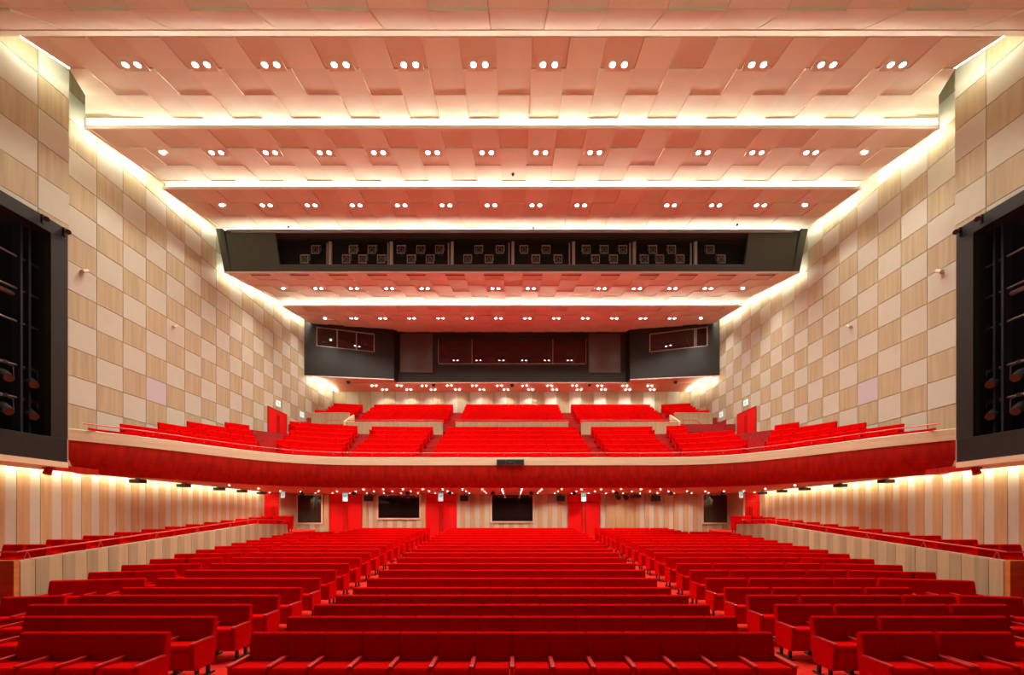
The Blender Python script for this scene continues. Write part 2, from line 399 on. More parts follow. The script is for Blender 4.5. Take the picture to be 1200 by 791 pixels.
for b, (up, lo) in enumerate(bays):
    for row, xs, z in (('upper', up, 13.27), ('lower', lo, 12.80)):
        for n, x in enumerate(xs):
            Yd = 21.2; X = (x-600)*Yd/F
            pos = ('%s of %s' % (ORD[n], {1: 'one', 2: 'two', 3: 'three'}[len(xs)])) if len(xs) > 1 else 'only one'
            t = thing('stage_spotlight', 'stage spotlight in the %s bay of the bridge, %s in %s row' % (nth(b), pos, row), 'spotlight',
                      (X, Yd, z), group='stage spotlights in the lighting bridge')
            for nm, me in bsp: link(nm, me, t)
for n, x in enumerate((576, 582.5, 616, 622, 654, 661)):
    mb = MB(); mb.box(-.02, .02, 0, .02, -.03, .03)
    p = PX(x, 282 if n < 4 else 285, 21.25)
    tag(build('indicator_light', mb, M['led'], loc=p), 'tiny green indicator light on the lighting bridge, %s from the left' % nth(n), 'indicator light', 'green indicator lights')

# ------------------------------------------------------------------ control booths
BT = 14.0
def booth_side(sx, side):
    a = (sx*14.46, 29.7); b = (sx*8.72, 31.5)
    t = thing('control_booth', 'charcoal angled control booth with a %s, on the %s wall above the balcony' %
              ('three-pane window' if sx < 0 else 'divided window', side), 'control booth', (sx*11.6, 31, 9.8))
    off = Vector((-sx*11.6, -31, -9.8))
    def pt(u, z, d=0):
        x = a[0]+(b[0]-a[0])*u; y = a[1]+(b[1]-a[1])*u
        n = Vector((-(b[1]-a[1]), (b[0]-a[0]), 0)).normalized()
        if n.y < 0: n = -n
        return Vector((x, y, z))+n*d+off
    zbt = lambda u: 9.86+.32*u
    u0, u1 = ((.128, .775) if sx < 0 else (.128, .775))
    w0 = lambda u: 11.9+.0*u; w1 = lambda u: 13.32+.1*u
    w0 = lambda u: 12.05; w1 = lambda u: 13.35
    mb = MB()
    def pan(ua, ub, za, zb2, d0=0, d1=.2):
        fz = lambda f, u: f(u) if callable(f) else f
        mb.hexa([pt(ua, fz(za, ua), d0), pt(ub, fz(za, ub), d0), pt(ub, fz(za, ub), d1), pt(ua, fz(za, ua), d1),
                 pt(ua, fz(zb2, ua), d0), pt(ub, fz(zb2, ub), d0), pt(ub, fz(zb2, ub), d1), pt(ua, fz(zb2, ua), d1)])
    pan(0, 1, zbt, w0); pan(0, 1, w1, BT+.05); pan(0, u0, w0, w1); pan(u1, 1, w0, w1)
    # return to the centre booth and underside
    q = [Vector((b[0], b[1], 0))+off, Vector((sx*8.55, 32.3, 0))+off]
    mb.hexa([(q[0].x, q[0].y, 10.18+off.z), (q[1].x, q[1].y, 10.18+off.z), (q[1].x+sx*.2, q[1].y, 10.18+off.z), (q[0].x+sx*.2, q[0].y+.1, 10.18+off.z),
             (q[0].x, q[0].y, BT+off.z), (q[1].x, q[1].y, BT+off.z), (q[1].x+sx*.2, q[1].y, BT+off.z), (q[0].x+sx*.2, q[0].y+.1, BT+off.z)])
    build('booth_wall', mb, M['dark'], t)
    mb = MB(); mb.poly([pt(0, 9.87, .02), pt(1, 10.18, .02), Vector((sx*8.6, 32.3, 10.2))+off, Vector((sx*14.0, 32.3, 10.2))+off])
    mb.poly([pt(0, 9.95, .02), pt(1, 10.26, .02), Vector((sx*8.6, 32.3, 10.28))+off, Vector((sx*14.0, 32.3, 10.28))+off])
    build('underside', mb, M['under'], t)
    mb = MB(); pan(0, 1, lambda u: zbt(u)-.05, zbt, -.03, .1); build('bottom_trim', mb, M['trim'], t)
    mb = MB(); pan(u0, u1, w0, w1, .12, .15)
    g = build('window_pane', mb, M['glass'], t)
    mb = MB(); fr = .035
    def bar(ua, ub, za, zb2): pan(ua, ub, za, zb2, -.01, .12)
    bar(u0, u1, 12.01, 12.06)
    bar(u0, u1, 13.33, 13.36)
    for u in ([u0, u0+(u1-u0)*.34, u0+(u1-u0)*.67, u1-.012] if sx < 0 else [u0, u0+(u1-u0)*.18, u0+(u1-u0)*.21, u1-.012]): bar(u, u+.010, 12.05, 13.35)
    build('window_frame', mb, M['post'], t)
booth_side(-1, 'left'); booth_side(1, 'right')
t = thing('projection_booth', 'charcoal central projection booth with one long dark window above the balcony', 'projection booth', (0, 32.2, 10.17))
YB = 32.2; k = YB/F
wx0, wx1, wz0, wz1 = (514-600)*k, (686.5-600)*k, (606-426)*k-10.17, (606-397)*k-10.17
mb = MB(); ht = BT-10.17+.05
mb.box(-8.75, 8.75, 0, .2, 0, wz0); mb.box(-8.75, 8.75, 0, .2, wz1, ht); mb.box(-8.75, wx0, 0, .2, wz0, wz1); mb.box(wx1, 8.75, 0, .2, wz0, wz1)
build('booth_wall', mb, M['dark'], t)
mb = MB(); mb.box(wx0, wx1, .12, .15, wz0, wz1); build('window_pane', mb, M['glass'], t)
mb = MB(); mb.box(wx0, wx1, -.02, .12, wz0-.05, wz0); mb.box(wx0-.03, wx0, -.02, .1, wz0, wz1); mb.box(wx1, wx1+.03, -.02, .1, wz0, wz1)
for x in (553, 648): mb.box((x-600)*k-.02, (x-600)*k+.02, .06, .12, wz0, wz1)
build('window_frame', mb, M['post'], t)
for x0, x1 in ((469, 507), (690, 727)):
    mb = MB(); mb.box((x0-600)*k, (x1-600)*k, -.06, 0, (606-437)*k-10.17, (606-391)*k-10.17)
    build('acoustic_panel', mb, M['panel'], t, bevel=.01)
mb = MB(); mb.box(-8.7, 8.7, -.03, .1, -.05, 0); build('bottom_trim', mb, M['trim'], t)
# ceiling below the booths and rear wall of the balcony
mb = MB(); mb.box(-14.1, 14.1, 32.22, 34.7, 10.14, 10.3, 0); struct('ceiling_rear', mb, M['under'])
for r, (Y, nm, dx) in enumerate(((32.85, 'front', 0.0), (33.85, 'back', .5))):
    for n, k2 in enumerate(range(-6, 6)):
        for q in (-1,):
            t = thing('twin_downlight', 'tiny twin downlight under the booths, %s from left in %s row' % (nth(n), nm), 'ceiling light',
                      ((k2+.5)*1.93+dx, Y, 10.12), group='tiny twin downlights under the booths')
            for s2 in (-.16, .16): link('lamp', discS, t, (s2, 0, -.01))
            if r == 1 or n % 2 == 0:
                lo = bpy.data.objects.new('bulb', L_up); COL.objects.link(lo); lo.parent = t; lo.location = (0, 0, -.06)
for n, x in enumerate((353, 508, 600, 691, 846)):
    Yq = 32.6 if n in (1, 2, 3) else 31.3
    X = (x-600)*Yq/F if n in (1, 2, 3) else (-12.2 if n == 0 else 12.2)
    mb = MB(); mb.tube([(0, 0, -.14), (0, 0, .02)], [.10, .14], 10); mb.box(-.12, .12, -.12, .12, -.02, .05)
    X = {0: -12.0, 4: 12.0}.get(n, X); zc = {0: 9.96, 4: 9.96}.get(n, 10.14)
    tag(build('ceiling_speaker', mb, M['speaker'], loc=(X, Yq, zc-.04)), 'small black ceiling speaker under the booths, %s from left' % nth(n), 'speaker', 'black fittings under the booths')
mb = MB(); mb.box(-14.6, 14.6, 34.6, 34.9, 4.5, 10.4, 0)
x = -14.4; i = 0
while x < 14.4:
    mb.box(x+.01, min(x+.98, 14.4), 34.55, 34.62, 4.5, 10.35, 1 if i % 2 == 0 else 2)
    x += 1.0; i += 1
struct('wall_balcony_rear', mb, [M['groove'], M['wood'], M['white']])
for sx, side in ((-1, 'left'), (1, 'right')):
    mb = MB(); x = sx*14.02
    mb.hexa([(x, 30.1, 9.80), (x+sx*.04, 30.1, 9.80), (x+sx*.04, 34.3, 10.06), (x, 34.3, 10.06), (x, 30.1, 9.85), (x+sx*.04, 30.1, 9.85), (x+sx*.04, 34.3, 10.11), (x, 34.3, 10.11)])
    tag(build('cove_light_strip', mb, M['stripw']), 'bright light strip under the %s control booth along the checkered wall' % side, 'light strip')

# ------------------------------------------------------------------ light towers
for sx, side in ((-1, 'left'), (1, 'right')):
    t = thing('lighting_tower', 'tall black lighting tower opening in the %s wall' % side, 'lighting tower', (sx*13.1, 11.0, 1.5))
    o3 = Vector((-sx*13.1, -11.0, -1.5))
    def nx(y): return 13.08+.1*(12.6-y)
    mb = MB()
    def slab(y0, y1, z0, z1, d0, d1, mi=0):
        mb.hexa([Vector((sx*(nx(y0)-d1), y0, z0))+o3, Vector((sx*(nx(y1)-d1), y1, z0))+o3, Vector((sx*(nx(y1)-d0), y1, z0))+o3, Vector((sx*(nx(y0)-d0), y0, z0))+o3,
                 Vector((sx*(nx(y0)-d1), y0, z1))+o3, Vector((sx*(nx(y1)-d1), y1, z1))+o3, Vector((sx*(nx(y1)-d0), y1, z1))+o3, Vector((sx*(nx(y0)-d0), y0, z1))+o3], mi)
    slab(12.08, 12.5, 2.28, 8.05, -.1, .08); slab(6.5, 12.5, 8.05, 8.42, -.1, .08); slab(6.5, 6.8, 2.28, 8.05, -.1, .08)
    build('frame', mb, M['dark'], t, bevel=.01)
    mb = MB(); slab(6.5, 12.48, 1.46, 2.28, -.3, .09); build('sill_panel', mb, M['dark'], t, bevel=.01)
    mb = MB()
    mb.box(sx*15.6+o3.x, sx*15.7+o3.x, -5, 1.6, .1, 7.2); mb.box(sx*13.2+o3.x, sx*15.6+o3.x, 1.25, 1.35, .1, 7.2)
    mb.box(sx*13.4+o3.x, sx*15.6+o3.x, -5, 1.3, 6.6, 6.7); mb.box(sx*13.4+o3.x, sx*15.6+o3.x, -5, 1.3, .2, .3)
    build('dark_recess', mb, M['black'], t)
    for yy in (11.95, 11.75):
        mb = MB(); mb.box(sx*13.5+o3.x, sx*13.75+o3.x, yy-.03+o3.y, yy+.03+o3.y, .5, 6.6); build('upright', mb, M['blue'], t)
    for n, z in enumerate((7.17, 6.28, 5.38, 4.18, 3.29)):
        mb = MB(); mb.tube([Vector((sx*13.62, 7, z))+o3, Vector((sx*13.62, 12.45, z))+o3], .03, 8)
        mb.box(sx*13.58+o3.x, sx*13.70+o3.x, 1.38, 1.46, z-1.5-.06, z-1.5+.06)
        if n == 1: mb.tube([Vector((sx*13.72, 7, z-.14))+o3, Vector((sx*13.72, 11.9, z-.14))+o3], .07, 6)
        build('lighting_bar', mb, M['pipe'], t)
    for (lvl, z) in (('upper', 4.18), ('lower', 3.29)):
        for nn, (pos, yy) in enumerate((('far', 12.05), ('near', 11.45))):
            s = thing('stage_spotlight', 'black stage spotlight hung on the %s bar of the %s tower, %s one' % (lvl, side, pos), 'spotlight',
                      (sx*13.62, yy, z), group='stage spotlights in the towers')
            mb = MB(); mb.tube([(0, 0, -.02), (0, .2, -.06), (0, .22, -.42)], .016, 6); mb.tube([(0, 0, -.02), (0, -.2, -.06), (0, -.22, -.42)], .016, 6); build('yoke', mb, M['pipe'], s)
            mb = MB(); mb.box(-.03, .03, -.05, .05, -.05, .05); build('clamp', mb, M['metal'], s)
            d = Vector((-sx*.75, -.35, -.35)).normalized(); c = Vector((0, 0, -.36))
            mb = MB(); mb.tube([c-d*.32, c-d*.25, c+d*.02, c+d*.3], [.08, .13, .13, .11], 12); build('lamp_body', mb, M['speaker'], s, smooth=False)
            mb = MB(); mb.tube([c+d*.30, c+d*.32], .10, 14); build('lens', mb, M['brass'], s)
    for nm, p, lab in (('wall_spotlight', (49, 257), 'small spotlight on the top beam of the %s lighting tower'), ('wall_spotlight', (74.5, 272), 'small black spotlight at the upper corner of the %s lighting tower')):
        Yq = 13.0*F/(600-p[0]); mb = MB(); mb.box(-.03, .03, -.03, .03, -.12, .12); mb.tube([(-sx*.05, 0, .05), (-sx*.2, -.08, -.05)], [.05, .07], 10)
        tag(build(nm, mb, M['metal'], loc=(sx*12.98, Yq, (606-p[1])*Yq/F)), lab % side, 'spotlight')
    for p, lab in (((94, 318.5), 'small cream fitting on the checkered %s wall near the lighting tower'), ((201, 383), 'small cream fitting midway along the checkered %s wall')):
        Yq = W*F/(600-p[0]); s = thing('wall_spotlight', lab % side, 'spotlight', (sx*(W-.03), Yq, (606-p[1])*W/(600-p[0])))
        mb = MB(); mb.tube([(0, 0, 0), (-sx*.04, 0, 0)], .06, 10); mb.tube([(-sx*.03, 0, 0), (-sx*.14, 0, .02)], .02, 6); build('bracket', mb, M['fit'], s)
        mb = MB(); mb.tube([(-sx*.14, .08, .08), (-sx*.16, -.12, -.06)], [.05, .065], 10); build('lamp_head', mb, M['fit'], s)
    # small camera under the ledge
    mb = MB(); mb.box(-.1, .1, -.1, .1, -.06, 0); mb.tube([(0, 0, -.05), (0, -.05, -.2)], [.09, .10], 10)
    tag(build('security_camera', mb, M['soffit'], loc=(sx*13.3, 12.25, 1.43)), 'brown dome camera under the ledge of the %s lighting tower' % side, 'camera')

# ------------------------------------------------------------------ balcony front curve
half = [(0, 20.55), (3, 20.55), (6, 20.55), (8, 20.45), (9.4, 20.12), (10.5, 19.4), (11.4, 18.4), (12.0, 17.4), (12.6, 16.3), (13.3, 15.1), (14.0, 14.2), (14.9, 13.2)]
ctrl = [(-x, y) for x, y in half[::-1]]+half[1:]
def chaikin(p, n):
    for _ in range(n):
        q = [p[0]]
        for a, b in zip(p, p[1:]):
            q.append((a[0]*.75+b[0]*.25, a[1]*.75+b[1]*.25)); q.append((a[0]*.25+b[0]*.75, a[1]*.25+b[1]*.75))
        q.append(p[-1]); p = q
    return p
CUR = chaikin(ctrl, 2)
def offc(d):
    r = []
    for i, p in enumerate(CUR):
        a, b = CUR[max(i-1, 0)], CUR[min(i+1, len(CUR)-1)]
        tx, ty = b[0]-a[0], b[1]-a[1]; l = math.hypot(tx, ty)
        r.append((p[0]-ty/l*d, p[1]+tx/l*d))
    return r
def clampx(p, m=14.46): return (max(-m, min(m, p[0])), p[1])
def sweep(mb, prof, mi=0, closed=False, m=14.46):
    cs = [[clampx(p, m) for p in offc(d)] for d, z in prof]
    n = len(prof)
    for j in range(n if closed else n-1):
        k = (j+1) % n
        for i in range(len(CUR)-1):
            a, b, c, d = cs[j][i], cs[j][i+1], cs[k][i+1], cs[k][i]
            if abs(a[0]) >= m-.001 and abs(b[0]) >= m-.001 and abs(c[0]) >= m-.001 and abs(d[0]) >= m-.001: continue
            mb.quad((*a, prof[j][1]), (*b, prof[j][1]), (*c, prof[k][1]), (*d, prof[k][1]), mi)
    return mb
mb = sweep(MB(), [(0, 2.50), (0, 2.86), (.02, 2.88), (.15, 2.88), (.16, 2.5)], closed=True)
struct('trim_balcony_front', mb, M['fascia'])
prof = [(.03, 2.51)]+[(.03+.34*(u/8)**2.2, 2.51-1.05*(u/8)) for u in range(1, 9)]+[(.55, 1.44)]
struct('wall_balcony_front', sweep(MB(), prof), M['soffit'])
# ceiling under the balcony
mb = MB(); c0 = [clampx(p, 14.2) for p in offc(.40)]
for a, b in zip(c0, c0[1:]):
    if abs(a[0]) >= 14.199 and abs(b[0]) >= 14.199: continue
    mb.quad((*a, 1.445), (*b, 1.445), (b[0], 26.5, 1.445), (a[0], 26.5, 1.445)); mb.quad((*a, 1.55), (*b, 1.55), (b[0], 26.5, 1.55), (a[0], 26.5, 1.55))
for sx in (-1, 1):
    mb.box(sx*14.14, sx*14.2, 8, 24.6, 1.446, 1.56)
struct('ceiling_under_balcony', mb, M['under'])
# terraces
RD = [.75+.95*k for k in range(6)]; RZ = [3.34+.43*k for k in range(6)]
prof = [(.14, 2.48)]
for k in range(6):
    prof += [(RD[k]+.14, RZ[k]-.86)]+([(RD[k]+.14, RZ[k]-.43)] if k < 5 else [])
mb = sweep(MB(), prof)
c1 = [clampx(p) for p in offc(RD[5]+.14)]
for a, b in zip(c1, c1[1:]):
    if max(abs(a[0]), abs(b[0])) > 11.9: continue
    mb.quad((*a, 4.63), (*b, 4.63), (*b, 5.06), (*a, 5.06))
    mb.quad((*a, 5.06), (*b, 5.06), (b[0], 27.4, 5.06), (a[0], 27.4, 5.06))
for sx in (-1, 1): mb.box(sx*11.6, sx*14.5, 24.6, 31.2, 4.2, 4.62)
struct('floor_balcony', mb, M['maroon'])
# handrail along the balcony front
cr = [p for p in offc(.085) if abs(p[0]) < 14.35]
rl = thing('handrail', 'thin red handrail running along the whole curved balcony front', 'handrail', (0, 20.6, 2.88))
mb = MB(); mb.tube([(p[0], p[1]-20.6, .22) for p in cr], .022, 6); build('rail', mb, M['rail'], rl)
acc = 0; last = cr[0]
for p in cr:
    acc += math.hypot(p[0]-last[0], p[1]-last[1]); last = p
    if acc > 1.6:
        acc = 0; mb = MB(); mb.tube([(p[0], p[1]-20.6, .06), (p[0], p[1]-20.6, .22)], .015, 6); build('post', mb, M['rail'], rl)
mb = sweep(MB(), [(.02, 2.882), (.02, 2.94), (.04, 2.96), (.13, 2.96), (.145, 2.94), (.145, 2.882)], closed=True, m=14.0)
tag(build('padded_ledge', mb, M['velvet']), 'low red padded ledge along the inside of the balcony front', 'ledge')
# display on balcony front
t = thing('display_panel', 'small black display panel mounted at the centre of the pale balcony front', 'display panel', (-.08, 20.5, 2.63))
build('housing', MB().box(-.66, .66, -.06, .06, -.14, .14), M['disp'], t, bevel=.01)
build('screen', MB().box(-.62, -.22, -.075, -.06, -.10, .10).box(.2, .62, -.075, -.06, -.10, .10).box(-.2, .18, -.07, -.06, -.10, .10), M['black'], t)
build('sign_mark', MB().box(-.1, -.03, -.08, -.07, -.02, .03).box(-.01, .05, -.08, -.07, -.02, .03).box(.07, .12, -.08, -.07, -.02, .03), M['lens'], t)

# ------------------------------------------------------------------ upper tier of the balcony
UY = [29.0+.9*k for k in range(4)]; UZ = [6.88+.49*k for k in range(4)]
mb = MB()
prof = []
y = 27.6
for k in range(4):
    y1 = UY[k]+.14
    mb.box(-14.46, 14.46, y, y1+.05, UZ[k]-.86-.5, UZ[k]-.86); y = y1
mb.box(-14.46, 14.46, y, 34.6, 6.9, UZ[3]-.86+.3)
struct('floor_upper_tier', mb, M['maroon'])
def board_wall(name, x0, x1, y, z0, z1, th=.12):
    mb = MB(); mb.box(x0, x1, y, y+th, z0, z1, 0); n = max(1, round((x1-x0)/.3))
    for i in range(n): mb.box(x0+(x1-x0)*i/n+.006, x0+(x1-x0)*(i+1)/n-.006, y-.02, y, z0, z1-.03, 0)
    mb.box(x0-.01, x1+.01, y-.04, y+th+.02, z1-.03, z1, 1)
    return struct(name, mb, [M['wood'], M['fascia']])
YP = 27.4
board_wall('wall_parapet_centre', -3.62, 3.62, YP, 5.0, 6.12)
for sx, side in ((-1, 'left'), (1, 'right')):
    board_wall('wall_parapet_'+side, min(sx*4.45, sx*10.7), max(sx*4.45, sx*10.7), YP, 5.0, 6.12)
    board_wall('wall_parapet_outer_'+side, min(sx*10.8, sx*13.3), max(sx*10.8, sx*13.3), 28.3, 4.7, 6.92)
    mb = MB(); mb.hexa([(sx*10.7, 27.4, 5.0), (sx*10.82, 27.4, 5.0), (sx*10.82, 29.0, 5.0), (sx*10.7, 29.0, 5.0),
                        (sx*10.7, 27.4, 6.15), (sx*10.82, 27.4, 6.15), (sx*10.82, 29.0, 6.95), (sx*10.7, 29.0, 6.95)])
    struct('wall_stair_'+side, mb, M['fascia'])
    board_wall('wall_passage_'+side, min(sx*13.3, sx*14.46), max(sx*13.3, sx*14.46), 31.2, 4.7, 7.2)
    mb = MB(); mb.tube([(sx*11.2, 27.9, 6.35), (sx*12.0, 27.9, 6.35), (sx*12.7, 27.9, 5.85)], .025, 6); mb.tube([(sx*11.2, 27.9, 5.06), (sx*11.2, 27.9, 6.35)], .02, 6); mb.tube([(sx*12.7, 27.9, 5.06), (sx*12.7, 27.9, 5.85)], .02, 6)
    tag(build('handrail', mb, M['rail']), 'short bent red handrail beside the %s balcony passage' % side, 'handrail')
# rails and pads along the upper parapets
for x0, x1, nm in ((-10.7, -4.45, 'left'), (-3.62, 3.62, 'centre'), (4.45, 10.7, 'right')):
    t = thing('handrail', 'orange-red handrail on the %s parapet of the upper balcony tier' % nm, 'handrail', ((x0+x1)/2, YP+.3, 6.12))
    h = (x1-x0)/2; build('rail', MB().tube([(-h, 0, .18), (h, 0, .18)], .022, 6), M['rail'], t)
    for q in range(5): build('post', MB().tube([(-h+q*h/2, 0, -.1), (-h+q*h/2, 0, .18)], .014, 6), M['rail'], t)
# aisle steps
def steps(name, pts_fn, zs, wd, n):
    mb = MB()
    for k in range(n):
        x, y, a, z = pts_fn(k)
        c, s = math.cos(a), math.sin(a); d = .28
        P4 = [(-wd/2, 0), (wd/2, 0), (wd/2, d), (-wd/2, d)]
        q = [(x+u*c-v*s, y+u*s+v*c) for u, v in P4]
        mb.hexa([(*p, z-.25) for p in q]+[(*p, z) for p in q])
    return mb
def curve_at(d, X):      # point on offset curve with |x| = X
    c = offc(d); sg = 1 if X >= 0 else -1
    best = None
    for a, b in zip(c, c[1:]):
        if min(a[0], b[0]) <= X <= max(a[0], b[0]) and b[0] != a[0]:
            t = (X-a[0])/(b[0]-a[0]); best = (X, a[1]+(b[1]-a[1])*t, math.atan2(b[1]-a[1], b[0]-a[0])); 
            break
    return best
for sx, side in ((-1, 'left'), (1, 'right')):
    for nm, X0, dX, wd in (('inner', 4.43, 0, .9), ('middle', 8.1, .17, .85), ('outer', 11.2, .42, .9)):
        def fn(k, X0=X0, dX=dX):
            d = RD[k]+.14-.28; X = sx*(X0+dX*k); p = curve_at(d, X) or (X, 20, 0); return (p[0], p[1], p[2], RZ[k]-.86+.215)
        n = 5 if nm != 'outer' else 4
        struct('floor_steps_%s_%s' % (nm, side), steps('s', fn, None, wd, n), M['carpet'])
    mb = MB()
    for j in range(4): mb.box(sx*3.62, sx*4.45, 27.5+.3*j, 29.2, 5.06+.2*j, 5.26+.2*j)
    for k in range(3): mb.box(sx*3.55, sx*4.4, UY[k]-.14, UY[k]+.2, UZ[k]-.86, UZ[k]-.86+.245)
    struct('floor_stair_upper_'+side, mb, M['carpet'])

# ------------------------------------------------------------------ stalls floor
def top_z(k):       # top of seat backs in stalls row k (1..21)
    if k <= 5: return -1.62
    if k <= 10: return -1.62+.08*(k-5)
    if k <= 16: return -1.22+.062*(k-10)
    return -.848+.042*(k-16)
def rowY(k): return 5.99+.95*(k-1)
mb = MB(); ks = [-3]+list(range(1, 22)); H = .87
prev = (2.0, FLOOR)
for k in range(1, 22):
    cur = (rowY(k), top_z(k)-H)
    mb.quad((-14.5, prev[0], prev[1]), (14.5, prev[0], prev[1]), (14.5, cur[0], cur[1]), (-14.5, cur[0], cur[1])); prev = cur
mb.quad((-14.5, prev[0], prev[1]), (14.5, prev[0], prev[1]), (14.5, 26.6, prev[1]), (-14.5, 26.6, prev[1]))
struct('floor', mb, M['carpet'])

# stage the photographer stands on, unseen, with an added light bounced onto the ceilings
mb = MB(); mb.box(-11, 11, -10, 3.6, -1.6, -1.45)
stage = struct('floor_stage', mb, M['maple'])
al = bpy.data.lights.new('added_stage_fill', 'AREA'); al.shape = 'RECTANGLE'; al.size = 18; al.size_y = 8; al.energy = 3900; al.spread = math.radians(70); al.color = (.98, 1, .90)
ao = bpy.data.objects.new('added_stage_fill', al); COL.objects.link(ao); ao.parent = stage; ao.location = (0, -4.5, 9.5)

# ------------------------------------------------------------------ rear wall of the stalls
YR = 26.4; kr = YR/F
def RX(x): return (x-600)*kr
def RZp(y): return (606-y)*kr
holes = [(387, 423.7), (499.2, 535), (666, 702.3)]
wins = [(349, 377, 580.5, 612.5), (443.5, 491.7, 580.5, 607), (576.5, 624.3, 580, 610.8), (824, 852, 580.5, 612.5)]
mb = MB(); mb.box(-13.75, 13.75, YR+.04, YR+.3, -2.6, 1.5, 0)
x = -13.7; i = 0
while x < 13.7:
    x1 = x+.3; mid = (x+x1)/2; px = mid/kr+600
    inh = any(a < px < b for a, b in holes); inw = [w_ for w_ in wins if w_[0]-2 < px < w_[1]+2]
    if not inh:
        zt_ = 1.445
        if inw: zt_ = RZp(inw[0][3]+2.2)
        plain = 712 < px < 752
        mb.box(x, x1-.008, YR-(.05 if i % 2 and not inw else .0), YR+.05, -2.3, zt_, 1 if (i % 2 or plain) else 2)
    x = x1; i += 1
struct('wall_rear', mb, [M['wood2'], M['wood2'], M['white']])
for n, (a, b, c, d) in enumerate(wins):
    x0, x1, z1, z0 = RX(a), RX(b), RZp(c), RZp(d)
    m2 = MB(); f = .09
    m2.box(x0-f, x1+f, YR-.08, YR+.04, z0-f, z0, 0); m2.box(x0-f, x0, YR-.08, YR+.04, z0, z1+.05, 0); m2.box(x1, x1+f, YR-.08, YR+.04, z0, z1+.05, 0); m2.box(x0, x1, YR-.08, YR+.04, z1, z1+.05, 0)
    o = struct('window_%d' % (n+1), m2, M['fascia'])
    o2 = build('window_pane', MB().box(x0, x1, YR-.01, YR+.02, z0, z1), M['glass'], o)
for n, (a, b) in enumerate(holes):
    x0, x1 = RX(a), RX(b); zt2 = RZp(589); zb2 = top_z(21)-H
    m2 = MB(); m2.box(x0, x1, YR-.04, YR+.06, zt2+.04, 1.45, 0); m2.box(x0-.02, x0+.03, YR-.06, YR, zb2, zt2+.05, 0); m2.box(x1-.03, x1+.02, YR-.06, YR, zb2, zt2+.05, 0)
    m2.box(x0, x1, YR+.0, YR+.05, zt2, zt2+.04, 1)
    o = struct('door_%d' % (n+1), m2, [M['door'], M['soffit']])
    xm = (x0+x1)/2
    for s2 in (-1, 1):
        lf = build('door_leaf', MB().box(xm+s2*.008, xm+s2*(x1-x0)/2-s2*.03, YR-.02, YR+.03, zb2, zt2), M['door'], o, bevel=.006)
        build('handle', MB().tube([(xm+s2*.11, YR-.09, zb2+.35), (xm+s2*.11, YR-.09, zt2-.2)], .028, 8).box(xm+s2*.11-.01, xm+s2*.11+.01, YR-.09, YR-.02, zb2+.5, zb2+.53).box(xm+s2*.11-.01, xm+s2*.11+.01, YR-.09, YR-.02, zt2-.4, zt2-.37), M['soffit'], lf)
# rear ends of the side boxes with their doors
for n, (sx, side) in enumerate(((-1, 'left'), (1, 'right'))):
    m2 = MB(); m2.box(sx*13.38, sx*14.5, 24.95, 25.1, -1.0, 1.5, 0); m2.box(sx*13.3, sx*13.40, 24.55, 26.45, -2.3, 1.44, 1)
    struct('wall_box_rear_'+side, m2, [M['door'], M['wood']])
    m2 = MB(); m2.box(sx*13.42, sx*14.45, 24.88, 24.96, .82, .88, 1); m2.box(sx*13.42, sx*13.47, 24.88, 24.96, -.9, .82, 0); m2.box(sx*14.4, sx*14.45, 24.88, 24.96, -.9, .82, 0)
    o = struct('door_%d' % (n+4), m2, [M['door'], M['soffit']])
    for s2 in (-1, 1):
        xm = sx*13.93
        lf = build('door_leaf', MB().box(xm+s2*.006, xm+s2*.46, 24.9, 24.95, -.9, .82), M['door'], o, bevel=.006)
        build('handle', MB().tube([(xm+s2*.08, 24.86, -.3), (xm+s2*.08, 24.86, .6)], .022, 8), M['soffit'], lf)
# balcony side doors
for n, (sx, side, ya, yb, nm) in enumerate(((-1, 'left', 25.3, 27.3, ''), (1, 'right', 25.3, 27.3, ''), (1, 'right', 28.9, 30.5, ''))):
    xw = sx*(W-.03); m2 = MB(); z0, z1 = 4.6, 6.53
    m2.box(xw, xw-sx*.05, ya-.06, ya, z0, z1+.06); m2.box(xw, xw-sx*.05, yb, yb+.06, z0, z1+.06); m2.box(xw, xw-sx*.05, ya, yb, z1, z1+.06)
    o = struct('door_%d' % (n+6), m2, M['soffit'])
    ym = (ya+yb)/2
    for s2 in (-1, 1):
        lf = build('door_leaf', MB().box(xw+sx*.0, xw-sx*.04, ym+s2*.01, ym+s2*((yb-ya)/2), z0, z1), M['door'], o, bevel=.004)
        build('handle', MB().box(xw-sx*.04, xw-sx*.09, ym+s2*.09-.02, ym+s2*.09+.02, z0+.3, z1-.25), M['soffit'], lf)

# ------------------------------------------------------------------ exit signs
def exit_sign(loc, wd, ht, label, hang=False, wall=0, grp=None):
    t = thing('exit_sign', label, 'exit sign', loc, group=grp)
    if wall:
        build('housing', MB().box(0, -wall*.05, -wd/2, wd/2, -ht/2, ht/2), M['exitw'], t, bevel=.006)
        build('pictogram', MB().box(-wall*.05, -wall*.055, -wd*.25, wd*.05, -ht*.3, ht*.3).box(-wall*.05, -wall*.055, wd*.15, wd*.35, -ht*.15, ht*.15), M['exitg'], t)
    else:
        build('housing', MB().box(-wd/2, wd/2, -.03, .03, -ht, 0), M['exitw'], t, bevel=.008)
        build('pictogram', MB().box(-wd*.42, wd*.42, -.034, -.03, -ht*.60, -ht*.05), M['exitg'], t)
        build('running_figure', MB().tube([(.01, -.036, -ht*.12), (.012, -.036, -ht*.16)], .016, 8).box(-.012, .014, -.037, -.034, -ht*.34, -ht*.18).box(-.05, -.01, -.037, -.034, -ht*.44, -ht*.34).box(.01, .05, -.037, -.034, -ht*.38, -ht*.34), M['exitw'], t)
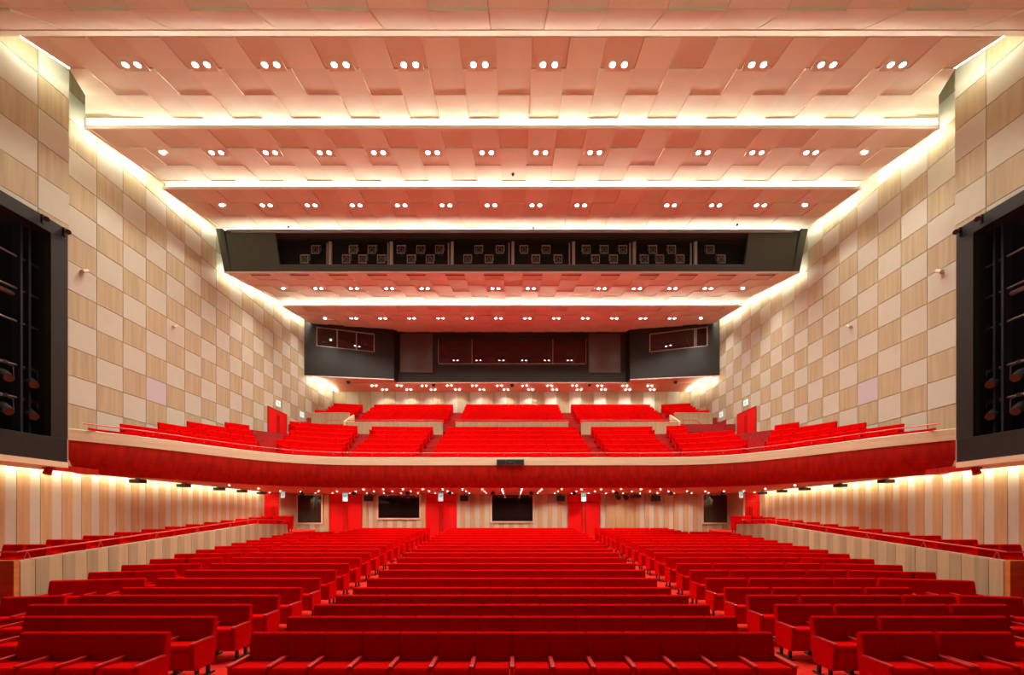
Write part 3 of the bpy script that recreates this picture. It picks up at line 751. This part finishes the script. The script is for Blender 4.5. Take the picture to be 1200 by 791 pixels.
for x, lab, yy in ((404.5, 'lit green and white exit sign over the leftmost rear red doors', 25.6), (516.5, 'lit exit sign over the rear red doors left of centre', 25.6),
               (684, 'lit exit sign over the rear red doors right of centre', 25.6)):
    exit_sign(((x-600)*yy/F, yy, 1.60-.02), .27, .62, lab)
exit_sign((-13.05, 24.3, 1.43), .2, .33, 'small lit exit sign beside the left box door')
exit_sign((13.05, 24.3, 1.43), .2, .33, 'small lit exit sign beside the right box door')
for sx, side, x, y, nm in ((-1, 'left', 325, 473, 'above the balcony door'), (-1, 'left', 353, 486, 'behind the balcony door'), (1, 'right', 875, 472, 'above the large balcony door'), (1, 'right', 846, 486, 'above the small balcony door')):
    off = abs(x-600); Yq = W*F/off
    exit_sign((sx*(W-.03), Yq, (606-y)*W/off), .42, .34, 'small lit exit sign on the %s checkered wall, %s' % (side, nm), wall=sx)

# ------------------------------------------------------------------ fittings under the balcony
for n, x in enumerate((340, 432, 544, 657, 768.6, 859.5)):
    p = PX(x, 583.5, 26.1); t = thing('wall_speaker', 'black box speaker on the rear wall, %s from the left' % nth(n), 'speaker', p, group='box speakers on the rear wall')
    build('cabinet', MB().box(-.24, .24, -.16, .14, -.2, .12), M['speaker'], t, bevel=.015)
    build('grille', MB().box(-.21, .21, -.175, -.16, -.17, .06), M['metal'], t)
    build('bracket', MB().box(-.03, .03, .1, .3, .1, .22).box(-.26, .26, -.02, .02, .12, .15), M['metal'], t)
for n, x in enumerate((353.5, 415, 477.5, 527, 577.5, 622.5, 672.5, 722.5, 785.5, 847)):
    Yq = 23.9; t = thing('ceiling_speaker', 'small round black speaker under the balcony ceiling, %s from left' % nth(n), 'speaker', ((x-600)*Yq/F, Yq, 1.44), group='round black speakers under the balcony')
    build('canopy', MB().tube([(0, 0, -.03), (0, 0, 0)], .07, 12), M['speaker'], t)
    build('drum', MB().tube([(0, .0, -.04), (0, -.02, -.20)], [.10, .13], 14), M['speaker'], t)
for sx, side in ((-1, 'left'), (1, 'right')):
    for n, Yq in enumerate((15.8, 18.0, 20.2, 21.9, 23.6)):
        t = thing('aisle_speaker', 'flat black speaker above the %s side boxes, %s from the front' % (side, nth(n)), 'speaker', (sx*13.85, Yq, 1.43), group='flat black speakers above the side boxes')
        build('cabinet', MB().box(-.2, .2, -.16, .16, -.17, -.03), M['speaker'], t, bevel=.015)
        build('bracket', MB().box(-.05, .05, -.05, .05, -.04, 0), M['metal'], t)
for n, x in enumerate((724, 733, 744.5)):
    t = thing('projector_lamp', 'black spotlight beside the right rear doors, %s from the left of three' % ORD[n], 'spotlight', PX(x, 582, 26.0), group='three black spotlights on the rear wall')
    build('lamp_body', (MB().tube([(0, .15, .03), (0, -.2, -.08)], [.10, .15], 12) if n < 2 else MB().box(-.28, .28, -.2, .15, -.08, .10)), M['speaker'], t)
    build('yoke', MB().tube([(-.14, 0, 0), (-.14, 0, .2), (.14, 0, .2), (.14, 0, 0)], .014, 6), M['metal'], t)
# three rows of small downlights under the balcony
nrow = {21.75: ('front', 12, .5), 23.4: ('middle', 12, .5), 25.2: ('rear', 12, .5)}
for Yq, (nm, hn, dx) in nrow.items():
    xs = [(-hn+.5+i)*1.01 for i in range(2*hn)]
    n = 0
    for i, X in enumerate(xs):
        if Yq < 22 and abs(X) > 8.2: continue
        if abs(X) > 11.9: continue
        t = thing('downlight', 'small round downlight under the balcony, %s from left in %s row' % (nth(n), nm), 'ceiling light', (X, Yq, 1.43), group='small downlights under the balcony')
        link('trim_ring', ringS, t); link('lamp', discS, t, (0, 0, -.012))
        if i % 2 == 0:
            lo = bpy.data.objects.new('bulb', L_under); COL.objects.link(lo); lo.parent = t; lo.location = (0, 0, -.06)
        n += 1
for sx, side in ((-1, 'left'), (1, 'right')):
    for n, (X, Yq) in enumerate(((12.6, 19.0), (12.6, 21.2), (12.6, 23.2))):
        single((sx*X, Yq, 1.43), 'small downlight over the %s side boxes, %s from the front' % (side, nth(n)), 'small downlights over the side boxes', L_under, False)
    l2 = spot('door_lamp', 25, 120, .6, .05, (1, .8, .6)); 
    single((sx*13.9, 24.45, 1.43), 'small downlight in front of the %s box door' % side, None, l2, False)
for n, (x, y, key, Yq) in enumerate(((601, 197, 'B', 16.55), (625, 262, 'C', 20.3), (338, 260, 'C', 20.2), (864, 257, 'C', 20.0))):
    z = SEC[key](Yq)-.06
    mb = MB().tube([(0, 0, -.05), (0, 0, .03)], [.03, .05], 8)
    tag(build('smoke_detector', mb, M['metal'], loc=((x-600)*Yq/F, Yq, z)), 'tiny dark detector on the ceiling, %s' % ('in the second bay', 'near the middle above the bridge', 'above the left end of the bridge', 'above the right end of the bridge')[n], 'smoke detector')

# ------------------------------------------------------------------ side boxes
for sx, side in ((-1, 'left'), (1, 'right')):
    XP = 11.42
    def ptop(y): return -1.01+.71*(y-9.9)/9.1 if y < 19 else -.30-.05*(y-19)/2.6
    mb = MB(); y = 9.9; i = 0
    while y < 21.6:
        y1 = min(y+.31, 21.7)
        mb.hexa([(sx*XP, y, -2.55), (sx*(XP+.12), y, -2.55), (sx*(XP+.12), y1, -2.55), (sx*XP, y1, -2.55),
                 (sx*XP, y, ptop(y)), (sx*(XP+.12), y, ptop(y)), (sx*(XP+.12), y1, ptop(y1)), (sx*XP, y1, ptop(y1))], 0)
        mb.hexa([(sx*(XP-(.02 if i % 2 else .014)), y+.003, -2.55), (sx*XP, y+.003, -2.55), (sx*XP, y1-.003, -2.55), (sx*(XP-(.02 if i % 2 else .014)), y1-.003, -2.55),
                 (sx*(XP-(.02 if i % 2 else .014)), y+.003, ptop(y)-.02), (sx*XP, y+.003, ptop(y)-.02), (sx*XP, y1-.003, ptop(y1)-.02), (sx*(XP-(.02 if i % 2 else .014)), y1-.003, ptop(y1)-.02)], 0 if i % 2 else 1)
        y = y1; i += 1
    struct('wall_box_'+side, mb, [M['wood'], M['wood3']])
    mb = MB(); mb.box(sx*XP, sx*14.5, 9.78, 9.9, -2.55, -1.0)
    struct('wall_box_front_'+side, mb, M['orange'])
    mb = MB(); mb.hexa([(sx*(XP+.12), 9.9, -1.9), (sx*14.46, 9.9, -1.9), (sx*14.46, 25, -.95), (sx*(XP+.12), 25, -.95),
                        (sx*(XP+.12), 9.9, -1.63), (sx*14.46, 9.9, -1.63), (sx*14.46, 25, -.72), (sx*(XP+.12), 25, -.72)])
    struct('floor_box_'+side, mb, M['carpet'])
    t = thing('handrail', 'long thin red handrail along the pale wall of the %s side boxes' % side, 'handrail', (sx*(XP+.06), 9.9, -1.0))
    pts = [(sx*3.0, -.05, .2)]+[(0, y-9.9, ptop(y)+1.0+.20) for y in (9.9, 12, 14, 16, 18, 19, 21.5)]
    build('rail', MB().tube(pts, .022, 6), M['rail'], t)
    for y in (10.1, 11.9, 13.8, 15.6, 17.4, 19.3, 21.3):
        z = ptop(y)+1.0
        build('post', MB().tube([(0, y-9.9-.07, z), (0, y-9.9, z+.2)], .013, 6).tube([(0, y-9.9+.07, z), (0, y-9.9, z+.2)], .013, 6), M['rail'], t)

# ------------------------------------------------------------------ seats
def bar_(y0, y1, z0, z1, x0, x1): return MB().box(x0, x1, y0, y1, z0, z1)
def seat_parts(w_=.5195, bev=True):
    b = .022 if bev else 0; h = w_/2
    back = MB(); prof = [(-.125, .40), (-.10, .55), (-.04, .862), (.01, .885), (.06, .862), (.01, .38)]
    back.prism(prof, -h, h)
    cush = MB().prism([(-.525, .47), (-.53, .525), (-.505, .55), (-.32, .545), (-.11, .51), (-.11, .44)], -h+.035, h-.035)
    base = MB().prism([(-.515, .465), (-.52, .40), (-.50, .20), (-.45, .15), (-.32, .18), (-.15, .36), (-.11, .435)], -h+.04, h-.04)
    def side(x): return MB().prism([(-.51, .56), (-.49, .16), (-.08, .16), (-.01, .42), (-.05, .56)], x-.026, x+.026)
    def arm(x): return MB().prism([(-.54, .575), (-.53, .56), (-.08, .56), (-.08, .588), (-.52, .588)], x-.028, x+.028)
    def leg(x): return MB().box(x-.018, x+.018, -.44, -.39, .02, .17).box(x-.018, x+.018, -.2, -.15, .02, .17).box(x-.03, x+.03, -.50, -.06, 0, .025)
    return back, cush, base, side, arm, leg
back, cush, base, side_, arm_, leg_ = seat_parts()
meB = back.mesh('backrest', M['velvet'], .018); meC = cush.mesh('seat_cushion', M['velvet'], .016); meU = base.mesh('seat_base', M['velvet'], .012)
sideL = side_(-.257).mesh('side_panel', M['velvet'], .008); sideR = side_(.257).mesh('side_panel', M['velvet'], .008)
armL = arm_(-.257).mesh('armrest', M['seatwood'], .006); armR = arm_(.257).mesh('armrest', M['seatwood'], .006)
legL = leg_(-.257).mesh('leg', M['metal']); legR = leg_(.257).mesh('leg', M['metal'])
# whole seat in one mesh for those too small to show their parts
def whole(first=False, last=False):
    m = MB()
    prof = [(-.125, .40), (-.10, .55), (-.04, .862), (-.015, .882), (.04, .882), (.06, .86), (.01, .38)]
    m.prism(prof, -.2598, .2598, 0); I = Matrix.Identity(4)
    m.add(cush, I); m.add(base, I)
    for x in ([-.257]+([.257] if last else [])):
        m.add(side_(x), I); m.add(arm_(x), I)
        l = leg_(x); l.m = [2]*len(l.m); m.add(l, I)
    return m
whN, whE = whole(), whole(last=True)
SM = [M['velvet'], M['seatwood'], M['metal']]
meN, meE = whN.mesh('theatre_seat', SM), whE.mesh('theatre_seat', SM)
stuff = MB()
def seat_at(x, y, z, rz, end, label, cat, group, mode, name='theatre_seat', width=.52):
    """mode: parts / whole / stuff"""
    if mode == 'stuff':
        stuff.add(whE if end else whN, Matrix.Translation((x, y, z)) @ Matrix.Rotation(rz, 4, 'Z')); return
    if mode == 'whole':
        tag(link(name, meE if end else meN, None, (x, y, z), rz), label, cat, group); return
    t = thing(name, label, cat, (x, y, z), rz, group)
    for nm, me in (('backrest', meB), ('seat_cushion', meC), ('seat_base', meU), ('side_panel', sideL), ('armrest', armL), ('leg', legL)):
        link(nm, me, t)
    if end:
        for nm, me in (('side_panel', sideR), ('armrest', armR), ('leg', legR)): link(nm, me, t)

lst = []     # stalls seats: (row, x, y, z, rz, end, label)
for k in range(1, 22):
    Y = rowY(k); z = top_z(k)-H
    rn = 'front' if k == 1 else nth(k-1)
    def vis(x, y): return abs(x)-.27 < 1.2*(y-.5)
    for i in range(14):
        x = (-6.5+i)*.52
        lst.append((k, x, Y, z, 0, i == 13, 'red theatre seat, %s from left in the %s row of the centre block' % (nth(i), rn), 'centre block row'))
    for i in range(8):
        x = -(4.82+(i+.5)*.5125)
        if vis(x, Y): lst.append((k, x, Y, z, 0, i == 0, 'red theatre seat, %s from the aisle in the %s row of the left block' % (nth(i), rn), 'left'))
        x = 4.87+(i+.5)*.515+(.07 if i >= 2 else 0)+(.07 if i >= 6 else 0)
        if vis(x, Y): lst.append((k, x, Y, z, 0, i in (1, 5, 7), 'red theatre seat, %s from the aisle in the %s row of the right block' % (nth(i), rn), 'right'))
    for sx, sd in ((-1, 'left'), (1, 'right')):
        if k in (3, 4) or 6 <= k <= 18:
            cnt = 2 if k < 5 else 4
            pt_ = .52 if k < 5 else .478
            for i in range(cnt):
                u = (i+.5)*pt_; a = math.radians(14)
                x = sx*(9.24+u*math.cos(a)); y = Y-u*math.sin(a)
                zz = z
                if k > 17: zz = z
                if vis(x, y): lst.append((k, x, y, zz, -sx*(-a) if False else sx*(-a), (i == cnt-1) if sx > 0 else (i == 0),
                    'angled red seat, %s from inside in the %s row beside the %s box wall' % (nth(i), rn, sd), 'outer'))
lst.sort(key=lambda s: (s[2]**2+s[1]**2*.0))
for n, s in enumerate(lst):
    k, x, y, z, rz, end, lab, g = s
    mode = 'parts' if k <= 6 else 'whole'
    if n >= 300: mode = 'stuff'
    seat_at(x, y, z, rz, end, lab, 'theatre seat', 'red theatre seats of the stalls', mode)
o = build('distant_theatre_seats', stuff, SM); tag(o, 'remaining rows of red theatre seats toward the back of the stalls', 'theatre seats'); o['kind'] = 'stuff'
print('stalls seats', len(lst))
# box seats
for sx, side in ((-1, 'left'), (1, 'right')):
    for k in range(13):
        Y = 10.8+1.005*k; z = -.70+.069*k-H
        if k >= 11: z = -.70+.069*11-H
        for i in range(2):
            x = sx*(11.98+i*.60)
            seat_at(x, Y, z, 0, i == (1 if sx > 0 else 0), 'red box seat by the %s side wall, %s of the %s pair from the front' % (side, 'inner' if i == 0 else 'outer', nth(k)),
                    'box seat', 'red seats in the side boxes', 'whole', 'box_seat')
# balcony seats
def arclen(c):
    s = [0]
    for a, b in zip(c, c[1:]): s.append(s[-1]+math.hypot(b[0]-a[0], b[1]-a[1]))
    return s
def along(c, s, t):
    for i in range(len(s)-1):
        if s[i] <= t <= s[i+1]:
            f = (t-s[i])/(s[i+1]-s[i]); a, b = c[i], c[i+1]
            return a[0]+(b[0]-a[0])*f, a[1]+(b[1]-a[1])*f, math.atan2(b[1]-a[1], b[0]-a[0])
    return None
bal = []
for k in range(6):
    c = offc(RD[k]); s = arclen(c); mid = s[-1]/2
    rn = 'front' if k == 0 else nth(k)
    z = RZ[k]-.86
    for i in range(15):
        p = along(c, s, mid+(i-7)*.525); bal.append((p[0], p[1], z, p[2], i == 14, 'red balcony seat, %s from left in the %s row of the centre block' % (nth(i), rn)))
    for sx, sd in ((-1, 'left'), (1, 'right')):
        blocks = ((4.92, 7.75+.12*k, 'inner'), (8.5+.18*k, 10.95+.34*k, 'middle'), (11.55+.6*k, 14.15, 'outer'))
        for (xa, xb, nm) in blocks:
            if xa > 13.9: continue
            t_ = 0; n = 0; seats = []
            while t_ < mid:
                p = along(c, s, mid+sx*t_)
                if p is None: break
                ax = abs(p[0])
                if ax > xb: break
                if ax >= xa+.15:
                    seats.append(p); t_ += .53
                else: t_ += .04
            if sx > 0 and nm == 'middle' and k >= 4: seats = seats[:2]
            for n, p in enumerate(seats):
                end = (n == len(seats)-1) if sx > 0 else n == 0
                bal.append((p[0], p[1], z, p[2], end, 'red balcony seat, %s from the aisle, %s row, %s %s block' % (nth(n), rn, sd, nm)))
nb = len(bal)
ub = []
for k in range(4):
    rn = nth(k); z = UZ[k]-.86; Y = UY[k]
    for i in range(13): ub.append(((i-6)*.53, Y, z, 0, i == 12, 'red upper balcony seat, %s from left in the %s row, centre block' % (nth(i), rn)))
    for sx, sd in ((-1, 'left'), (1, 'right')):
        for i in range(11): ub.append((sx*(4.37+.27+i*.535), Y, z, 0, (i == 10) if sx > 0 else i == 0, 'red upper balcony seat, %s from the aisle, %s row, %s block' % (nth(i), rn, sd)))
        if k > 0:
            for i in range(4+(0 if k > 1 else 1)): ub.append((sx*(11.1+.26+i*.50), Y-.1*i, z, -sx*.18, (i == 3) if sx > 0 else i == 0, 'red upper balcony seat, %s from inside, %s row, %s outer block' % (nth(i), rn, sd)))
allb = bal+ub; print('balcony seats', len(bal), len(ub))
stuff = MB()
allb_sorted = sorted(allb, key=lambda s: s[1])
for n, (x, y, z, rz, end, lab) in enumerate(allb_sorted):
    if n < 300: seat_at(x, y, z, rz, end, lab, 'balcony seat', 'red seats of the balcony', 'whole', 'balcony_seat')
    else: seat_at(x, y, z, rz, end, lab, '', '', 'stuff')
if stuff.v:
    o = build('distant_balcony_seats', stuff, SM); tag(o, 'remaining rows of red seats at the back of the balcony', 'balcony seats'); o['kind'] = 'stuff'

# ------------------------------------------------------------------ view
sc.view_settings.view_transform = 'Standard'; sc.view_settings.look = 'None'
sc.view_settings.gamma = 1; sc.view_settings.use_curve_mapping = False
sc.view_settings.exposure = 0.0
try:
    sc.cycles.use_denoising = True; sc.cycles.sample_clamp_indirect = 6; sc.cycles.sample_clamp_direct = 0
    sc.cycles.diffuse_bounces = 5; sc.cycles.max_bounces = 8
except Exception: pass
